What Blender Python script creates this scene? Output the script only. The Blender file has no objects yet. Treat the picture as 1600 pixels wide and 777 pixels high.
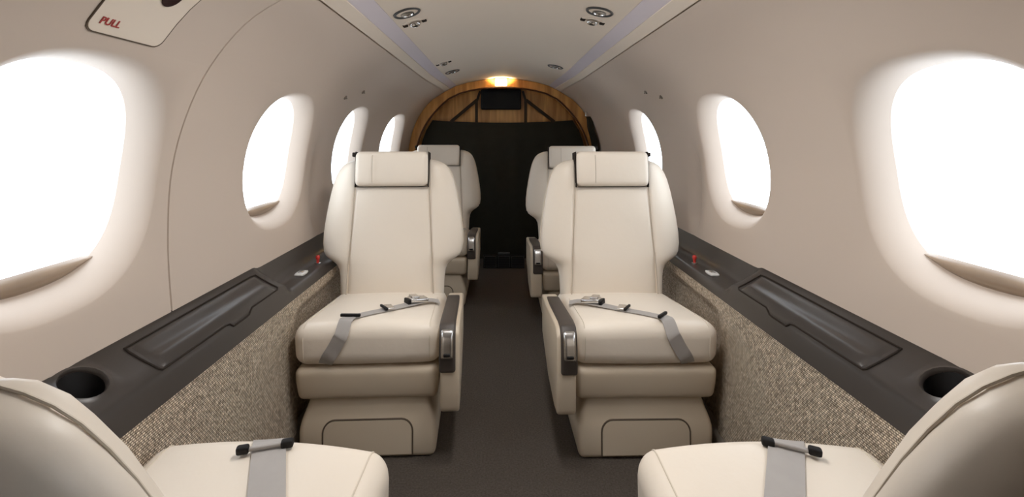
import bpy, bmesh, math, random
from mathutils import Vector, Matrix
from mathutils.bvhtree import BVHTree

S = bpy.context.scene
COL = S.collection
PI = math.pi
random.seed(7)

# ------------------------------------------------------------------ camera, world, exposure
F = 740.0                                   # focal length in pixels of the 1600 px frame
cam_d = bpy.data.cameras.new('camera')
cam_d.sensor_width = 36.0
cam_d.lens = F / 1600 * 36.0
cam_d.shift_x = (800 - 780) / 1600
cam_d.shift_y = (212 - 388.5) / 1600
cam_d.clip_start = 0.02
cam = bpy.data.objects.new('camera', cam_d)
cam.location = (-0.025, 0.0, 0.92)
cam.rotation_euler = (PI / 2, 0, 0)
COL.objects.link(cam)
S.camera = cam

WORLD_STRENGTH = 3.4
world = bpy.data.worlds.new('sky')
S.world = world
world.use_nodes = True
bg = world.node_tree.nodes['Background']
bg.inputs[0].default_value = (0.88, 0.94, 1.0, 1)
bg.inputs[1].default_value = WORLD_STRENGTH

S.view_settings.view_transform = 'Standard'
S.view_settings.look = 'None'
S.view_settings.gamma = 1.0
S.view_settings.use_curve_mapping = False
S.view_settings.exposure = 0.5
FILL_ENERGY = 2.3                            # each added ceiling fill lamp (made up with its fixture below)
S.cycles.use_denoising = True
S.cycles.max_bounces = 14
S.cycles.diffuse_bounces = 10
S.cycles.transparent_max_bounces = 12


# ------------------------------------------------------------------ materials
def mat(name, col, rough=0.5, spec=0.5, metal=0.0, bump=None, vary=None, sheen=0.0, coat=0.0):
    """procedural principled; bump=(scale, strength, distance), vary=(scale, amount)"""
    m = bpy.data.materials.new(name)
    m.use_nodes = True
    nt = m.node_tree
    b = nt.nodes['Principled BSDF']
    b.inputs['Base Color'].default_value = (*col, 1)
    b.inputs['Roughness'].default_value = rough
    b.inputs['Specular IOR Level'].default_value = spec
    b.inputs['Metallic'].default_value = metal
    b.inputs['Sheen Weight'].default_value = sheen
    b.inputs['Coat Weight'].default_value = coat
    tc = nt.nodes.new('ShaderNodeTexCoord')
    if vary:
        n = nt.nodes.new('ShaderNodeTexNoise')
        n.inputs['Scale'].default_value = vary[0]
        n.inputs['Detail'].default_value = 4
        nt.links.new(tc.outputs['Object'], n.inputs['Vector'])
        mx = nt.nodes.new('ShaderNodeMix')
        mx.data_type = 'RGBA'
        a = vary[1]
        mx.inputs['A'].default_value = (*[c * (1 - a) for c in col], 1)
        mx.inputs['B'].default_value = (*[min(1, c * (1 + a)) for c in col], 1)
        nt.links.new(n.outputs['Fac'], mx.inputs['Factor'])
        nt.links.new(mx.outputs['Result'], b.inputs['Base Color'])
    if bump:
        n2 = nt.nodes.new('ShaderNodeTexNoise')
        n2.inputs['Scale'].default_value = bump[0]
        n2.inputs['Detail'].default_value = 5
        nt.links.new(tc.outputs['Object'], n2.inputs['Vector'])
        bp = nt.nodes.new('ShaderNodeBump')
        bp.inputs['Strength'].default_value = bump[1]
        bp.inputs['Distance'].default_value = bump[2]
        nt.links.new(n2.outputs['Fac'], bp.inputs['Height'])
        nt.links.new(bp.outputs['Normal'], b.inputs['Normal'])
    return m


def tweed_mat():
    m = mat('tweed', (0.3, 0.25, 0.19), 0.95, 0.15)
    nt = m.node_tree
    b = nt.nodes['Principled BSDF']
    tc = nt.nodes.new('ShaderNodeTexCoord')
    sep = nt.nodes.new('ShaderNodeSeparateXYZ')
    nt.links.new(tc.outputs['Object'], sep.inputs[0])
    com = nt.nodes.new('ShaderNodeCombineXYZ')          # the wall runs in the y-z plane
    nt.links.new(sep.outputs['Y'], com.inputs['X'])
    nt.links.new(sep.outputs['Z'], com.inputs['Y'])
    br = nt.nodes.new('ShaderNodeTexBrick')             # rows of short woven loops
    br.inputs['Scale'].default_value = 1.0
    br.inputs['Brick Width'].default_value = 0.0066
    br.inputs['Row Height'].default_value = 0.0044
    br.inputs['Mortar Size'].default_value = 0.0011
    br.inputs['Mortar Smooth'].default_value = 0.8
    br.inputs['Color1'].default_value = (0.80, 0.70, 0.57, 1)
    br.inputs['Color2'].default_value = (0.54, 0.445, 0.34, 1)
    br.inputs['Mortar'].default_value = (0.15, 0.112, 0.082, 1)
    nt.links.new(com.outputs[0], br.inputs['Vector'])
    n = nt.nodes.new('ShaderNodeTexNoise')
    n.inputs['Scale'].default_value = 150
    n.inputs['Detail'].default_value = 3
    nt.links.new(tc.outputs['Object'], n.inputs['Vector'])
    mr = nt.nodes.new('ShaderNodeMapRange')
    mr.inputs['From Min'].default_value = 0.35
    mr.inputs['From Max'].default_value = 0.65
    mr.inputs['To Min'].default_value = 0.62
    mr.inputs['To Max'].default_value = 1.3
    nt.links.new(n.outputs['Fac'], mr.inputs['Value'])
    mx = nt.nodes.new('ShaderNodeVectorMath')
    mx.operation = 'SCALE'
    nt.links.new(br.outputs['Color'], mx.inputs[0])
    nt.links.new(mr.outputs['Result'], mx.inputs['Scale'])
    nt.links.new(mx.outputs[0], b.inputs['Base Color'])
    bp = nt.nodes.new('ShaderNodeBump')
    bp.inputs['Strength'].default_value = 0.7
    bp.inputs['Distance'].default_value = 0.002
    bp.invert = True
    nt.links.new(br.outputs['Fac'], bp.inputs['Height'])
    nt.links.new(bp.outputs['Normal'], b.inputs['Normal'])
    return m


def wood_mat(name, c1, c2, rough=0.35):
    m = mat(name, c1, rough, 0.5)
    nt = m.node_tree
    b = nt.nodes['Principled BSDF']
    tc = nt.nodes.new('ShaderNodeTexCoord')
    mp = nt.nodes.new('ShaderNodeMapping')
    mp.inputs['Scale'].default_value = (22, 22, 2.2)
    nt.links.new(tc.outputs['Object'], mp.inputs['Vector'])
    n = nt.nodes.new('ShaderNodeTexNoise')
    n.inputs['Scale'].default_value = 1.0
    n.inputs['Detail'].default_value = 6
    n.inputs['Distortion'].default_value = 0.6
    nt.links.new(mp.outputs[0], n.inputs['Vector'])
    cr = nt.nodes.new('ShaderNodeValToRGB')
    cr.color_ramp.elements[0].position = 0.35
    cr.color_ramp.elements[0].color = (*c2, 1)
    cr.color_ramp.elements[1].position = 0.68
    cr.color_ramp.elements[1].color = (*c1, 1)
    nt.links.new(n.outputs['Fac'], cr.inputs[0])
    nt.links.new(cr.outputs[0], b.inputs['Base Color'])
    return m


def emit_mat(name, col, strength):
    m = bpy.data.materials.new(name)
    m.use_nodes = True
    b = m.node_tree.nodes['Principled BSDF']
    b.inputs['Base Color'].default_value = (*col, 1)
    b.inputs['Emission Color'].default_value = (*col, 1)
    b.inputs['Emission Strength'].default_value = strength
    return m


def glass_mat():
    m = bpy.data.materials.new('window_glass')
    m.use_nodes = True
    nt = m.node_tree
    nt.nodes.remove(nt.nodes['Principled BSDF'])
    out = nt.nodes['Material Output']
    t = nt.nodes.new('ShaderNodeBsdfTransparent')
    t.inputs[0].default_value = (0.97, 0.985, 1, 1)
    g = nt.nodes.new('ShaderNodeBsdfGlossy')
    g.inputs['Roughness'].default_value = 0.05
    mx = nt.nodes.new('ShaderNodeMixShader')
    mx.inputs[0].default_value = 0.04
    nt.links.new(t.outputs[0], mx.inputs[1])
    nt.links.new(g.outputs[0], mx.inputs[2])
    nt.links.new(mx.outputs[0], out.inputs[0])
    return m


M = dict(
    wall=mat('wall_lining', (0.56, 0.475, 0.405), 0.6, 0.3, bump=(420, 0.05, 0.001), vary=(2.5, 0.02)),
    ceil=mat('headliner', (0.72, 0.635, 0.54), 0.7, 0.25, bump=(350, 0.05, 0.001), vary=(3, 0.02)),
    strip=mat('strip_diffuser', (0.66, 0.61, 0.66), 0.45, 0.4),
    leather=mat('cream_leather', (0.76, 0.68, 0.58), 0.42, 0.4, bump=(24, 0.16, 0.006), vary=(5, 0.035)),
    shell=mat('beige_shell', (0.56, 0.475, 0.365), 0.42, 0.4, vary=(5, 0.03)),
    seam=mat('seam_thread', (0.50, 0.43, 0.345), 0.7, 0.2),
    piping=mat('cream_piping', (0.66, 0.585, 0.48), 0.5, 0.3),
    groove=mat('brown_groove', (0.11, 0.085, 0.065), 0.8, 0.1),
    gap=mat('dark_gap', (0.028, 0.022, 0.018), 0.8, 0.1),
    brown=mat('brown_plastic', (0.036, 0.029, 0.025), 0.33, 0.5, bump=(600, 0.06, 0.0006), vary=(8, 0.08)),
    brown_pad=mat('brown_pad', (0.055, 0.044, 0.037), 0.5, 0.4, bump=(500, 0.08, 0.0006)),
    black=mat('black_plastic', (0.008, 0.007, 0.007), 0.55, 0.25),
    screen=mat('screen_black', (0.003, 0.003, 0.004), 0.5, 0.2),
    chrome=mat('brushed_metal', (0.62, 0.61, 0.60), 0.25, 0.5, metal=1.0, vary=(60, 0.08)),
    strap=mat('grey_webbing', (0.37, 0.345, 0.325), 0.55, 0.4, bump=(700, 0.15, 0.0008), vary=(40, 0.06)),
    strap_dark=mat('dark_strap', (0.03, 0.018, 0.010), 0.7, 0.2),
    red=mat('red_plastic', (0.50, 0.03, 0.02), 0.4, 0.5),
    redtext=mat('red_lettering', (0.36, 0.05, 0.045), 0.6, 0.3),
    darkred=mat('dark_red_recess', (0.020, 0.003, 0.003), 0.6, 0.3),
    white=mat('pale_plastic', (0.60, 0.585, 0.56), 0.35, 0.5, vary=(70, 0.08)),
    carpet=mat('brown_carpet', (0.095, 0.080, 0.068), 1.0, 0.05, bump=(330, 0.8, 0.006), vary=(190, 0.55)),
    curb=mat('grey_curb', (0.20, 0.175, 0.145), 0.85, 0.15, vary=(120, 0.2)),
    tweed=tweed_mat(),
    wood=wood_mat('golden_wood', (0.66, 0.34, 0.10), (0.36, 0.155, 0.038)),
    edge=mat('dark_wood_edge', (0.075, 0.028, 0.010), 0.5, 0.3),
    curtain=mat('dark_cloth', (0.026, 0.024, 0.018), 0.95, 0.1, vary=(20, 0.15)),
    shade=mat('tan_shade', (0.27, 0.195, 0.135), 0.3, 0.6, vary=(14, 0.2)),
    seal=mat('window_seal', (0.62, 0.58, 0.53), 0.5, 0.3),
    grille=mat('grey_grille', (0.05, 0.05, 0.05), 0.5, 0.4),
    lamp=emit_mat('lamp_glow', (1.0, 0.80, 0.48), 5.0),
    fill_white=emit_mat('fill_white', (1.0, .94, .86), 4.0),
    glass=glass_mat(),
)


# ------------------------------------------------------------------ object helpers
def link_mesh(name, me, m, parent=None, smooth=True, loc=None):
    me.materials.append(M[m] if isinstance(m, str) else m)
    if smooth:
        me.polygons.foreach_set('use_smooth', [True] * len(me.polygons))
        try:
            me.set_sharp_from_angle(angle=math.radians(38))
        except Exception:
            pass
    o = bpy.data.objects.new(name, me)
    COL.objects.link(o)
    if parent:
        o.parent = parent
    if loc:
        o.location = loc
    return o


def obj(name, verts, faces, m, parent=None, smooth=True, loc=None, weld=True):
    me = bpy.data.meshes.new(name)
    bm = bmesh.new()
    vs = [bm.verts.new(v) for v in verts]
    for f in faces:
        try:
            bm.faces.new([vs[i] for i in f])
        except ValueError:
            pass
    if weld:
        bmesh.ops.remove_doubles(bm, verts=bm.verts, dist=1e-5)
    bmesh.ops.recalc_face_normals(bm, faces=bm.faces)
    bm.to_mesh(me)
    bm.free()
    return link_mesh(name, me, m, parent, smooth, loc)


def root(name, label, cat, loc, rz=0.0, group=None):
    o = bpy.data.objects.new(name, None)
    o.empty_display_size = 0.05
    o.location = loc
    o.rotation_euler = (0, 0, rz)
    COL.objects.link(o)
    tag(o, label, cat, group)
    return o


def tag(o, label, cat, group=None):
    o['label'] = label
    o['category'] = cat
    if group:
        o['group'] = group
    return o


def struct(o):
    o['kind'] = 'structure'
    return o


def rounded(hx, hy, hz, r, fn=None, n=4, m=8):
    """rounded box as a grid of quads, every point passed through fn"""
    def ax(h):
        a = [-h + r * (1 - math.cos(PI / 2 * i / n)) for i in range(n)]
        mid = [-h + r + (2 * h - 2 * r) * i / m for i in range(m + 1)]
        b = [-v for v in reversed(a)]
        return a + mid + b
    X, Y, Z = ax(hx), ax(hy), ax(hz)
    V, Fc = [], []

    def put(p):
        inner = [max(-h + r, min(h - r, c)) for c, h in zip(p, (hx, hy, hz))]
        d = Vector([a - b for a, b in zip(p, inner)])
        if d.length > 1e-9:
            d.normalize()
        q = Vector(inner) + d * r
        return q

    def face(A, B, mk):
        base = len(V)
        for a in A:
            for b in B:
                q = put(mk(a, b))
                V.append(fn(q) if fn else q)
        for i in range(len(A) - 1):
            for j in range(len(B) - 1):
                k = base + i * len(B) + j
                Fc.append((k, k + 1, k + len(B) + 1, k + len(B)))
    for s in (-1, 1):
        face(X, Y, lambda a, b: (a, b, s * hz))
        face(X, Z, lambda a, b: (a, s * hy, b))
        face(Y, Z, lambda a, b: (s * hx, a, b))
    return V, Fc


def catmull(pts, n=8, closed=False):
    P = [Vector(p) for p in pts]
    out = []
    N = len(P)
    rng = range(N) if closed else range(N - 1)
    for i in rng:
        if closed:
            p0, p1, p2, p3 = P[(i - 1) % N], P[i], P[(i + 1) % N], P[(i + 2) % N]
        else:
            p1, p2 = P[i], P[i + 1]
            p0 = P[i - 1] if i else p1 * 2 - p2
            p3 = P[i + 2] if i + 2 < N else p2 * 2 - p1
        for k in range(n):
            t = k / n
            out.append(0.5 * ((2 * p1) + (p2 - p0) * t + (2 * p0 - 5 * p1 + 4 * p2 - p3) * t * t
                              + (3 * p1 - p0 - 3 * p2 + p3) * t ** 3))
    if not closed:
        out.append(P[-1])
    return out


def tube_data(pts, r, seg=6, closed=False):
    P = [Vector(p) for p in pts]
    n = len(P)
    V, Fc = [], []
    up = None
    for i, p in enumerate(P):
        if closed:
            t = (P[(i + 1) % n] - P[i - 1]).normalized()
        else:
            t = (P[min(i + 1, n - 1)] - P[max(i - 1, 0)]).normalized()
        if up is None:
            up = Vector((0, 0, 1)) if abs(t.z) < 0.9 else Vector((1, 0, 0))
        side = t.cross(up)
        if side.length < 1e-6:
            side = t.cross(Vector((0.3, 1, 0.2)))
        side.normalize()
        up = side.cross(t).normalized()
        for k in range(seg):
            a = 2 * PI * k / seg
            V.append(p + side * (r * math.cos(a)) + up * (r * math.sin(a)))
    m = n if closed else n - 1
    for i in range(m):
        for k in range(seg):
            a, b = i * seg + k, i * seg + (k + 1) % seg
            c, d = ((i + 1) % n) * seg + (k + 1) % seg, ((i + 1) % n) * seg + k
            Fc.append((a, b, c, d))
    if not closed:
        Fc.append(tuple(range(seg)))
        Fc.append(tuple(range((n - 1) * seg, n * seg)))
    return V, Fc


def join(*parts):
    V, Fc = [], []
    for v, f in parts:
        b = len(V)
        V += list(v)
        Fc += [tuple(i + b for i in q) for q in f]
    return V, Fc


def xf(data, fn):
    return [fn(Vector(v)) for v in data[0]], data[1]


def prism(name, prof, x0, x1, bev, m, parent, axis='x', seg=3):
    """closed profile (a, b) extruded along x, edges bevelled"""
    me = bpy.data.meshes.new(name)
    bm = bmesh.new()
    def pt(x, a, b):
        return (x, a, b) if axis == 'x' else ((a, x, b) if axis == 'y' else (a, b, x))
    A = [bm.verts.new(pt(x0, *p)) for p in prof]
    B = [bm.verts.new(pt(x1, *p)) for p in prof]
    n = len(prof)
    bm.faces.new(A)
    bm.faces.new(list(reversed(B)))
    for i in range(n):
        bm.faces.new((A[i], B[i], B[(i + 1) % n], A[(i + 1) % n]))
    bmesh.ops.recalc_face_normals(bm, faces=bm.faces)
    if bev:
        ed = [e for e in bm.edges if e.calc_face_angle(0) > 0.45]
        bmesh.ops.bevel(bm, geom=ed, offset=bev, segments=seg, profile=0.5, affect='EDGES', clamp_overlap=True)
    bm.to_mesh(me)
    bm.free()
    return link_mesh(name, me, m, parent)


def sm(t):
    t = max(0.0, min(1.0, t))
    return t * t * (3 - 2 * t)


def lathe(prof, seg=24):
    """profile (r, z) around z"""
    V, Fc = [], []
    for r, z in prof:
        for k in range(seg):
            a = 2 * PI * k / seg
            V.append(Vector((r * math.cos(a), r * math.sin(a), z)))
    for i in range(len(prof) - 1):
        for k in range(seg):
            a, b = i * seg + k, i * seg + (k + 1) % seg
            Fc.append((a, b, b + seg, a + seg))
    return V, Fc


def frame_at(o, x, z):
    """matrix with origin o, local x, local z"""
    z = Vector(z).normalized()
    x = Vector(x)
    x = (x - z * x.dot(z)).normalized()
    y = z.cross(x)
    mt = Matrix((x, y, z)).transposed().to_4x4()
    mt.translation = o
    return mt


# ------------------------------------------------------------------ cabin cross-section
WALL_PTS = [(.655, 0), (.690, .20), (.722, .42), (.738, .56), (.745, .70), (.737, .84), (.706, .96),
            (.653, 1.07), (.568, 1.17), (.4535, 1.2405)]
_w = catmull([(x, z, 0) for x, z in WALL_PTS], 24)
WLEN = [0.0]
for i in range(1, len(_w)):
    WLEN.append(WLEN[-1] + (_w[i] - _w[i - 1]).length)
STOT = WLEN[-1]
YA, YB, YEND = -1.5, 3.45, 3.62            # aft end, bulkhead face, end of the lining


def prof(s):
    s = max(0.0, min(STOT, s))
    lo, hi = 0, len(WLEN) - 1
    while hi - lo > 1:
        md = (lo + hi) // 2
        if WLEN[md] <= s:
            lo = md
        else:
            hi = md
    t = (s - WLEN[lo]) / (WLEN[hi] - WLEN[lo])
    p = _w[lo].lerp(_w[hi], t)
    d = (_w[min(hi + 1, len(_w) - 1)] - _w[max(lo - 1, 0)]).normalized()
    return p.x, p.y, d.y, -d.x                # x, z, outward normal


def s_at(z):
    lo, hi = 0.0, STOT
    for _ in range(40):
        md = (lo + hi) / 2
        if prof(md)[1] < z:
            lo = md
        else:
            hi = md
    return lo


def taper(y):
    return 1 - 0.07 * sm((y - 2.6) / 0.9)


RING_Y = 1.029


def W(side, y, s, d=0.0):
    x, z, nx, nz = prof(s)
    # a soft crease between the second and third window
    c = math.exp(-((y - 1.86) / 0.035) ** 2) * (1 - sm((z - 0.72) / 0.28)) * sm((z - .545) / .06)
    d2 = d + 0.030 * c
    return Vector((side * (x + nx * d2) * taper(y), y, z + nz * d2))


ZW = 0.846
SW = s_at(ZW)
HOLE = (0.214, 0.226)
PANE = (0.179, 0.182)


def sup(a, h, n=2.45):
    c, s = math.cos(a), math.sin(a)
    return (h[0] * math.copysign(abs(c) ** (2 / n), c), h[1] * math.copysign(abs(s) ** (2 / n), s))


RINGS = [(t, .054 * (0.25 * t + .75 * t * t) if t > .05 else 0.0006 * t * 20) for t in (0.0, .08, .18, .3, .42, .54, .66, .78, .9, 1.0)]


def build_wall(side, name, wins, ring):
    ys = set()
    y = YA
    while y < YEND + 1e-6:
        ys.add(round(y, 4))
        y += 0.03
    ys.add(YEND)
    if ring:
        for e in (-.0025, -.0012, 0, .0012, .0025):
            ys.add(round(RING_Y + e, 4))
    hw = HOLE[0] + 0.010
    for w in wins:
        ys.add(round(w - hw, 4)); ys.add(round(w + hw, 4))
    ys = sorted(ys)
    ss = [STOT * i / 46 for i in range(47)]
    s0, s1 = SW - HOLE[1] - .014, SW + HOLE[1] + .014
    ss = sorted(ss + [s0, s1])
    si0, si1 = ss.index(s0), ss.index(s1)
    V, Fc, idx = [], [], {}
    # thin out columns too close to the ring groove
    def dgroove(y):
        if ring and abs(y - RING_Y) < .0013:
            return .006 if abs(y - RING_Y) < .0002 else .005
        return 0.0

    def vid(i, j):
        if (i, j) not in idx:
            idx[(i, j)] = len(V)
            V.append(W(side, ys[i], ss[j], dgroove(ys[i])))
        return idx[(i, j)]
    rects = []
    for w in wins:
        i0, i1 = ys.index(round(w - hw, 4)), ys.index(round(w + hw, 4))
        rects.append((i0, i1, w))
    for i in range(len(ys) - 1):
        for j in range(len(ss) - 1):
            if any(a <= i < b and si0 <= j < si1 for a, b, _ in rects):
                continue
            Fc.append((vid(i, j), vid(i + 1, j), vid(i + 1, j + 1), vid(i, j + 1)))
    for a, b, w in rects:
        bd = [(i, si0) for i in range(a, b)] + [(b, j) for j in range(si0, si1)] + \
             [(i, si1) for i in range(b, a, -1)] + [(a, j) for j in range(si1, si0, -1)]
        # refine the border so that the hole is smooth
        B = []
        for k, (i, j) in enumerate(bd):
            i2, j2 = bd[(k + 1) % len(bd)]
            for q in range(1):
                t = q / 3
                B.append((vid(i, j) if q == 0 else V[vid(i, j)].lerp(V[vid(i2, j2)], t), ys[i] * (1 - t) + ys[i2] * t, ss[j] * (1 - t) + ss[j2] * t))
        prev = []
        for v, yy, sv in B:
            if isinstance(v, Vector):
                V.append(v)
                v = len(V) - 1
            prev.append(v)
        ang = [math.atan2((sv - SW) / HOLE[1], (yy - w) / HOLE[0]) for _, yy, sv in B]
        for t, d in RINGS:
            cur = []
            for k, (_, yy, sv) in enumerate(B):
                # square-ish rectangle direction to superellipse parameter
                c, s_ = math.cos(ang[k]), math.sin(ang[k])
                n = 2.45
                rr = (abs(c) ** n + abs(s_) ** n) ** (-1 / n)
                h = (HOLE[0] * (1 - t) + PANE[0] * t, HOLE[1] * (1 - t) + PANE[1] * t)
                cur.append(len(V))
                V.append(W(side, w + h[0] * rr * c, SW + h[1] * rr * s_, d))
            for k in range(len(B)):
                k2 = (k + 1) % len(B)
                Fc.append((prev[k], prev[k2], cur[k2], cur[k]))
            prev = cur
    o = obj(name, V, Fc, 'wall', smooth=True)
    o.data.set_sharp_from_angle(angle=math.radians(60))
    return struct(o)


WIN_L = [0.775, 1.535, 2.235, 3.0]
WIN_R = [0.03, 0.792, 1.55, 2.44]
build_wall(-1, 'wall_left', WIN_L, True)
build_wall(1, 'wall_right', WIN_R, False)


def build_window(n, side, w):
    o = struct(root_plain('window_%d' % n, W(side, w, SW, .06)))
    inv = Matrix.Translation(-o.location)
    N = 40
    def ringpts(h, d):
        return [inv @ W(side, w + sup(2 * PI * k / N, h)[0], SW + sup(2 * PI * k / N, h)[1], d) for k in range(N)]
    V, Fc = [], []
    # inner seal ring
    rings = [ringpts((PANE[0] + .005, PANE[1] + .005), .0545), ringpts((PANE[0] + .004, PANE[1] + .004), .0555),
             ringpts((PANE[0] + .005, PANE[1] + .005), .062), ringpts((PANE[0] + .012, PANE[1] + .012), .064)]
    for r in rings:
        V += r
    for i in range(3):
        for k in range(N):
            k2 = (k + 1) % N
            Fc.append((i * N + k, i * N + k2, (i + 1) * N + k2, (i + 1) * N + k))
    struct(obj('window_frame', V, Fc, 'seal', o))
    # pane: curved sheet with a little thickness
    V, Fc = [], []
    for d in (.0655, .0685):
        b = len(V)
        V.append(inv @ W(side, w, SW, d))
        for f in (.5, 1.0):
            V += ringpts(((PANE[0] + .012) * f, (PANE[1] + .012) * f), d)
        for k in range(N):
            k2 = (k + 1) % N
            Fc.append((b, b + 1 + k, b + 1 + k2))
            Fc.append((b + 1 + k, b + 1 + k2, b + 1 + N + k2, b + 1 + N + k))
    struct(obj('pane', V, Fc, 'glass', o))
    # folded tan shade resting at the bottom of the opening, its rail bowed inwards
    h = (PANE[0] + .004, PANE[1] + .004)
    cut = -PANE[1] + .030
    pts = []
    for k in range(61):
        a = PI + PI * k / 60
        yy, sv = sup(a, h)
        if sv <= cut:
            pts.append((yy, sv))
    pts.sort()
    V, Fc = [], []
    NV = 6
    for (yy, sv) in pts:
        for j in range(NV + 1):
            t = j / NV
            v = sv + (cut - sv) * t
            d = .061 - .014 * math.sin(PI * min(1, t * 1.02)) ** 0.7 if t < 1 else .0615
            V.append(inv @ W(side, w + yy, SW + v, d))
    for i in range(len(pts) - 1):
        for j in range(NV):
            k = i * (NV + 1) + j
            Fc.append((k, k + 1, k + NV + 2, k + NV + 1))
    struct(obj('window_shade', V, Fc, 'shade', o))


def root_plain(name, loc):
    o = bpy.data.objects.new(name, None)
    o.location = loc
    o.empty_display_size = .05
    COL.objects.link(o)
    return o


k = 1
for w in WIN_L[::-1]:
    build_window(k, -1, w); k += 1
for w in WIN_R[::-1]:
    build_window(k, 1, w); k += 1

# ------------------------------------------------------------------ ceiling with cove channels
CEIL = [(.500, 1.203), (.4705, 1.249), (.4510, 1.2545), (.4508, 1.2435), (.440, 1.2485), (.424, 1.2565), (.414, 1.2610), (.4125, 1.2618), (.4122, 1.2660), (.392, 1.2750), (.376, 1.2820), (.3612, 1.2875), (.3608, 1.2845), (.359, 1.2852), (.352, 1.2875),
        (.300, 1.3030), (.240, 1.3160), (.180, 1.3260), (.120, 1.3335), (.060, 1.3380), (0, 1.3395)]
_x, _z, _nx, _nz = prof(STOT - .055)      # the headliner laps over the wall's upper edge
CEIL[0] = (_x + _nx * .0015, _z + _nz * .0015)
_x, _z, _nx, _nz = prof(STOT - .022)
CEIL[1] = (_x + _nx * .011, _z + _nz * .011)
cl = [(-x, z) for x, z in CEIL[:-1]] + [(x, z) for x, z in CEIL[::-1]]


def ceil_z(x):
    x = abs(x)
    for (xa, za), (xb, zb) in zip(CEIL[13:], CEIL[14:]):
        if xb <= x <= xa:
            return za + (zb - za) * (x - xa) / (xb - xa)
    return 1.29


V, Fc = [], []
cy = [YA + (YEND - YA) * i / 40 for i in range(41)]
for y in cy:
    for x, z in cl:
        V.append((x * taper(y), y, z))
n = len(cl)
for i in range(40):
    for j in range(n - 1):
        Fc.append((i * n + j, i * n + j + 1, (i + 1) * n + j + 1, (i + 1) * n + j))
struct(obj('ceiling', V, Fc, 'ceil'))


def cove(side, label):
    o = root('cove_light_strip', label, 'light strip', (side * .382, 0.0, 1.285), group='ceiling light strips')
    p = [(.4120, 1.2640), (.404, 1.2672), (.388, 1.2742), (.372, 1.2808), (.3616, 1.2848), (.363, 1.2880), (.388, 1.2785), (.4115, 1.2680)]
    V, Fc = [], []
    for y in cy:
        for x, z in p:
            V.append((side * (x * taper(y) - .382), y, z - 1.285))
    m = len(p)
    for i in range(40):
        for j in range(m):
            j2 = (j + 1) % m
            Fc.append((i * m + j, i * m + j2, (i + 1) * m + j2, (i + 1) * m + j))
    obj('diffuser', V, Fc, 'strip', o)


cove(-1, 'pale lavender light strip recessed along the left edge of the ceiling')
cove(1, 'pale lavender light strip recessed along the right edge of the ceiling')

# ------------------------------------------------------------------ floor, side panels, curbs
V = [(-.70, YA, 0), (.70, YA, 0), (.70, YEND, 0), (-.70, YEND, 0), (-.70, YA, -.02), (.70, YA, -.02), (.70, YEND, -.02), (-.70, YEND, -.02)]
struct(obj('floor', V, [(0, 1, 2, 3), (7, 6, 5, 4), (0, 4, 5, 1), (1, 5, 6, 2), (2, 6, 7, 3), (3, 7, 4, 0)], 'carpet', smooth=False))


def side_panel(side, name):
    V, Fc = [], []
    ys = [YA + .02 + (YB - YA - .03) * i / 130 for i in range(131)]
    zs = [0.0, .03, .08, .14, .20, .26, .31, .35, .375, .39, .40, .41, .425, .441]
    for y in ys:
        # the panel steps outwards beside each seat back
        rec = sm((y - 1.40) / .07) * (1 - sm((y - 1.95) / .10)) + sm((y - 2.30) / .07) * (1 - sm((y - 3.1) / .10))
        for z in zs:
            x = .632 - .012 * (1 - z / .44)
            x += .030 * rec * (1 - sm((z - .36) / .05))
            V.append((side * x, y, z))
    m = len(zs)
    for i in range(130):
        for j in range(m - 1):
            Fc.append((i * m + j, i * m + j + 1, (i + 1) * m + j + 1, (i + 1) * m + j))
    return struct(obj(name, V, Fc, 'tweed'))


side_panel(-1, 'trim_1')
side_panel(1, 'trim_2')
for side, nm in ((-1, 'baseboard_left'), (1, 'baseboard_right')):
    pr = [(side * .650, 0.0), (side * .650, .045), (side * .622, .045), (side * .612, .030), (side * .606, 0.0)]
    struct(prism(nm, pr, YA + .02, YB - .02, .004, 'curb', None, axis='y'))

# aft wall behind the camera
V = [(-.76, YA, 0), (.76, YA, 0), (.76, YA, 1.36), (-.76, YA, 1.36)]
V += [(x, y - .03, z) for x, y, z in V]
struct(obj('wall_back', V, [(0, 1, 2, 3), (7, 6, 5, 4), (0, 4, 5, 1), (1, 5, 6, 2), (2, 6, 7, 3), (3, 7, 4, 0)], 'wall', smooth=False))

# ------------------------------------------------------------------ forward bulkhead: wood arch, panel
def wall_x(z):
    if z <= prof(STOT)[1]:
        return prof(s_at(z))[0]
    return None


outer = []
for i in range(25):
    s = STOT * i / 24
    x, z, _, _ = prof(s)
    outer.append((x * taper(YB) - .004, z))
for x, z in [(.36, 1.283), (.27, 1.307), (.18, 1.3225), (.09, 1.332), (0, 1.3345)]:
    outer.append((x * taper(YB), z))
outer = [(-x, z) for x, z in outer[:-1]] + outer[::-1]
inner_r = [(.60, 0), (.625, .30), (.640, .55), (.642, .72), (.625, .84), (.582, .96), (.512, 1.07), (.375, 1.20), (.20, 1.255), (0, 1.275)]
ic = [Vector((p.x, p.y)) for p in catmull([(x, z, 0) for x, z in inner_r], 10)]
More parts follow.
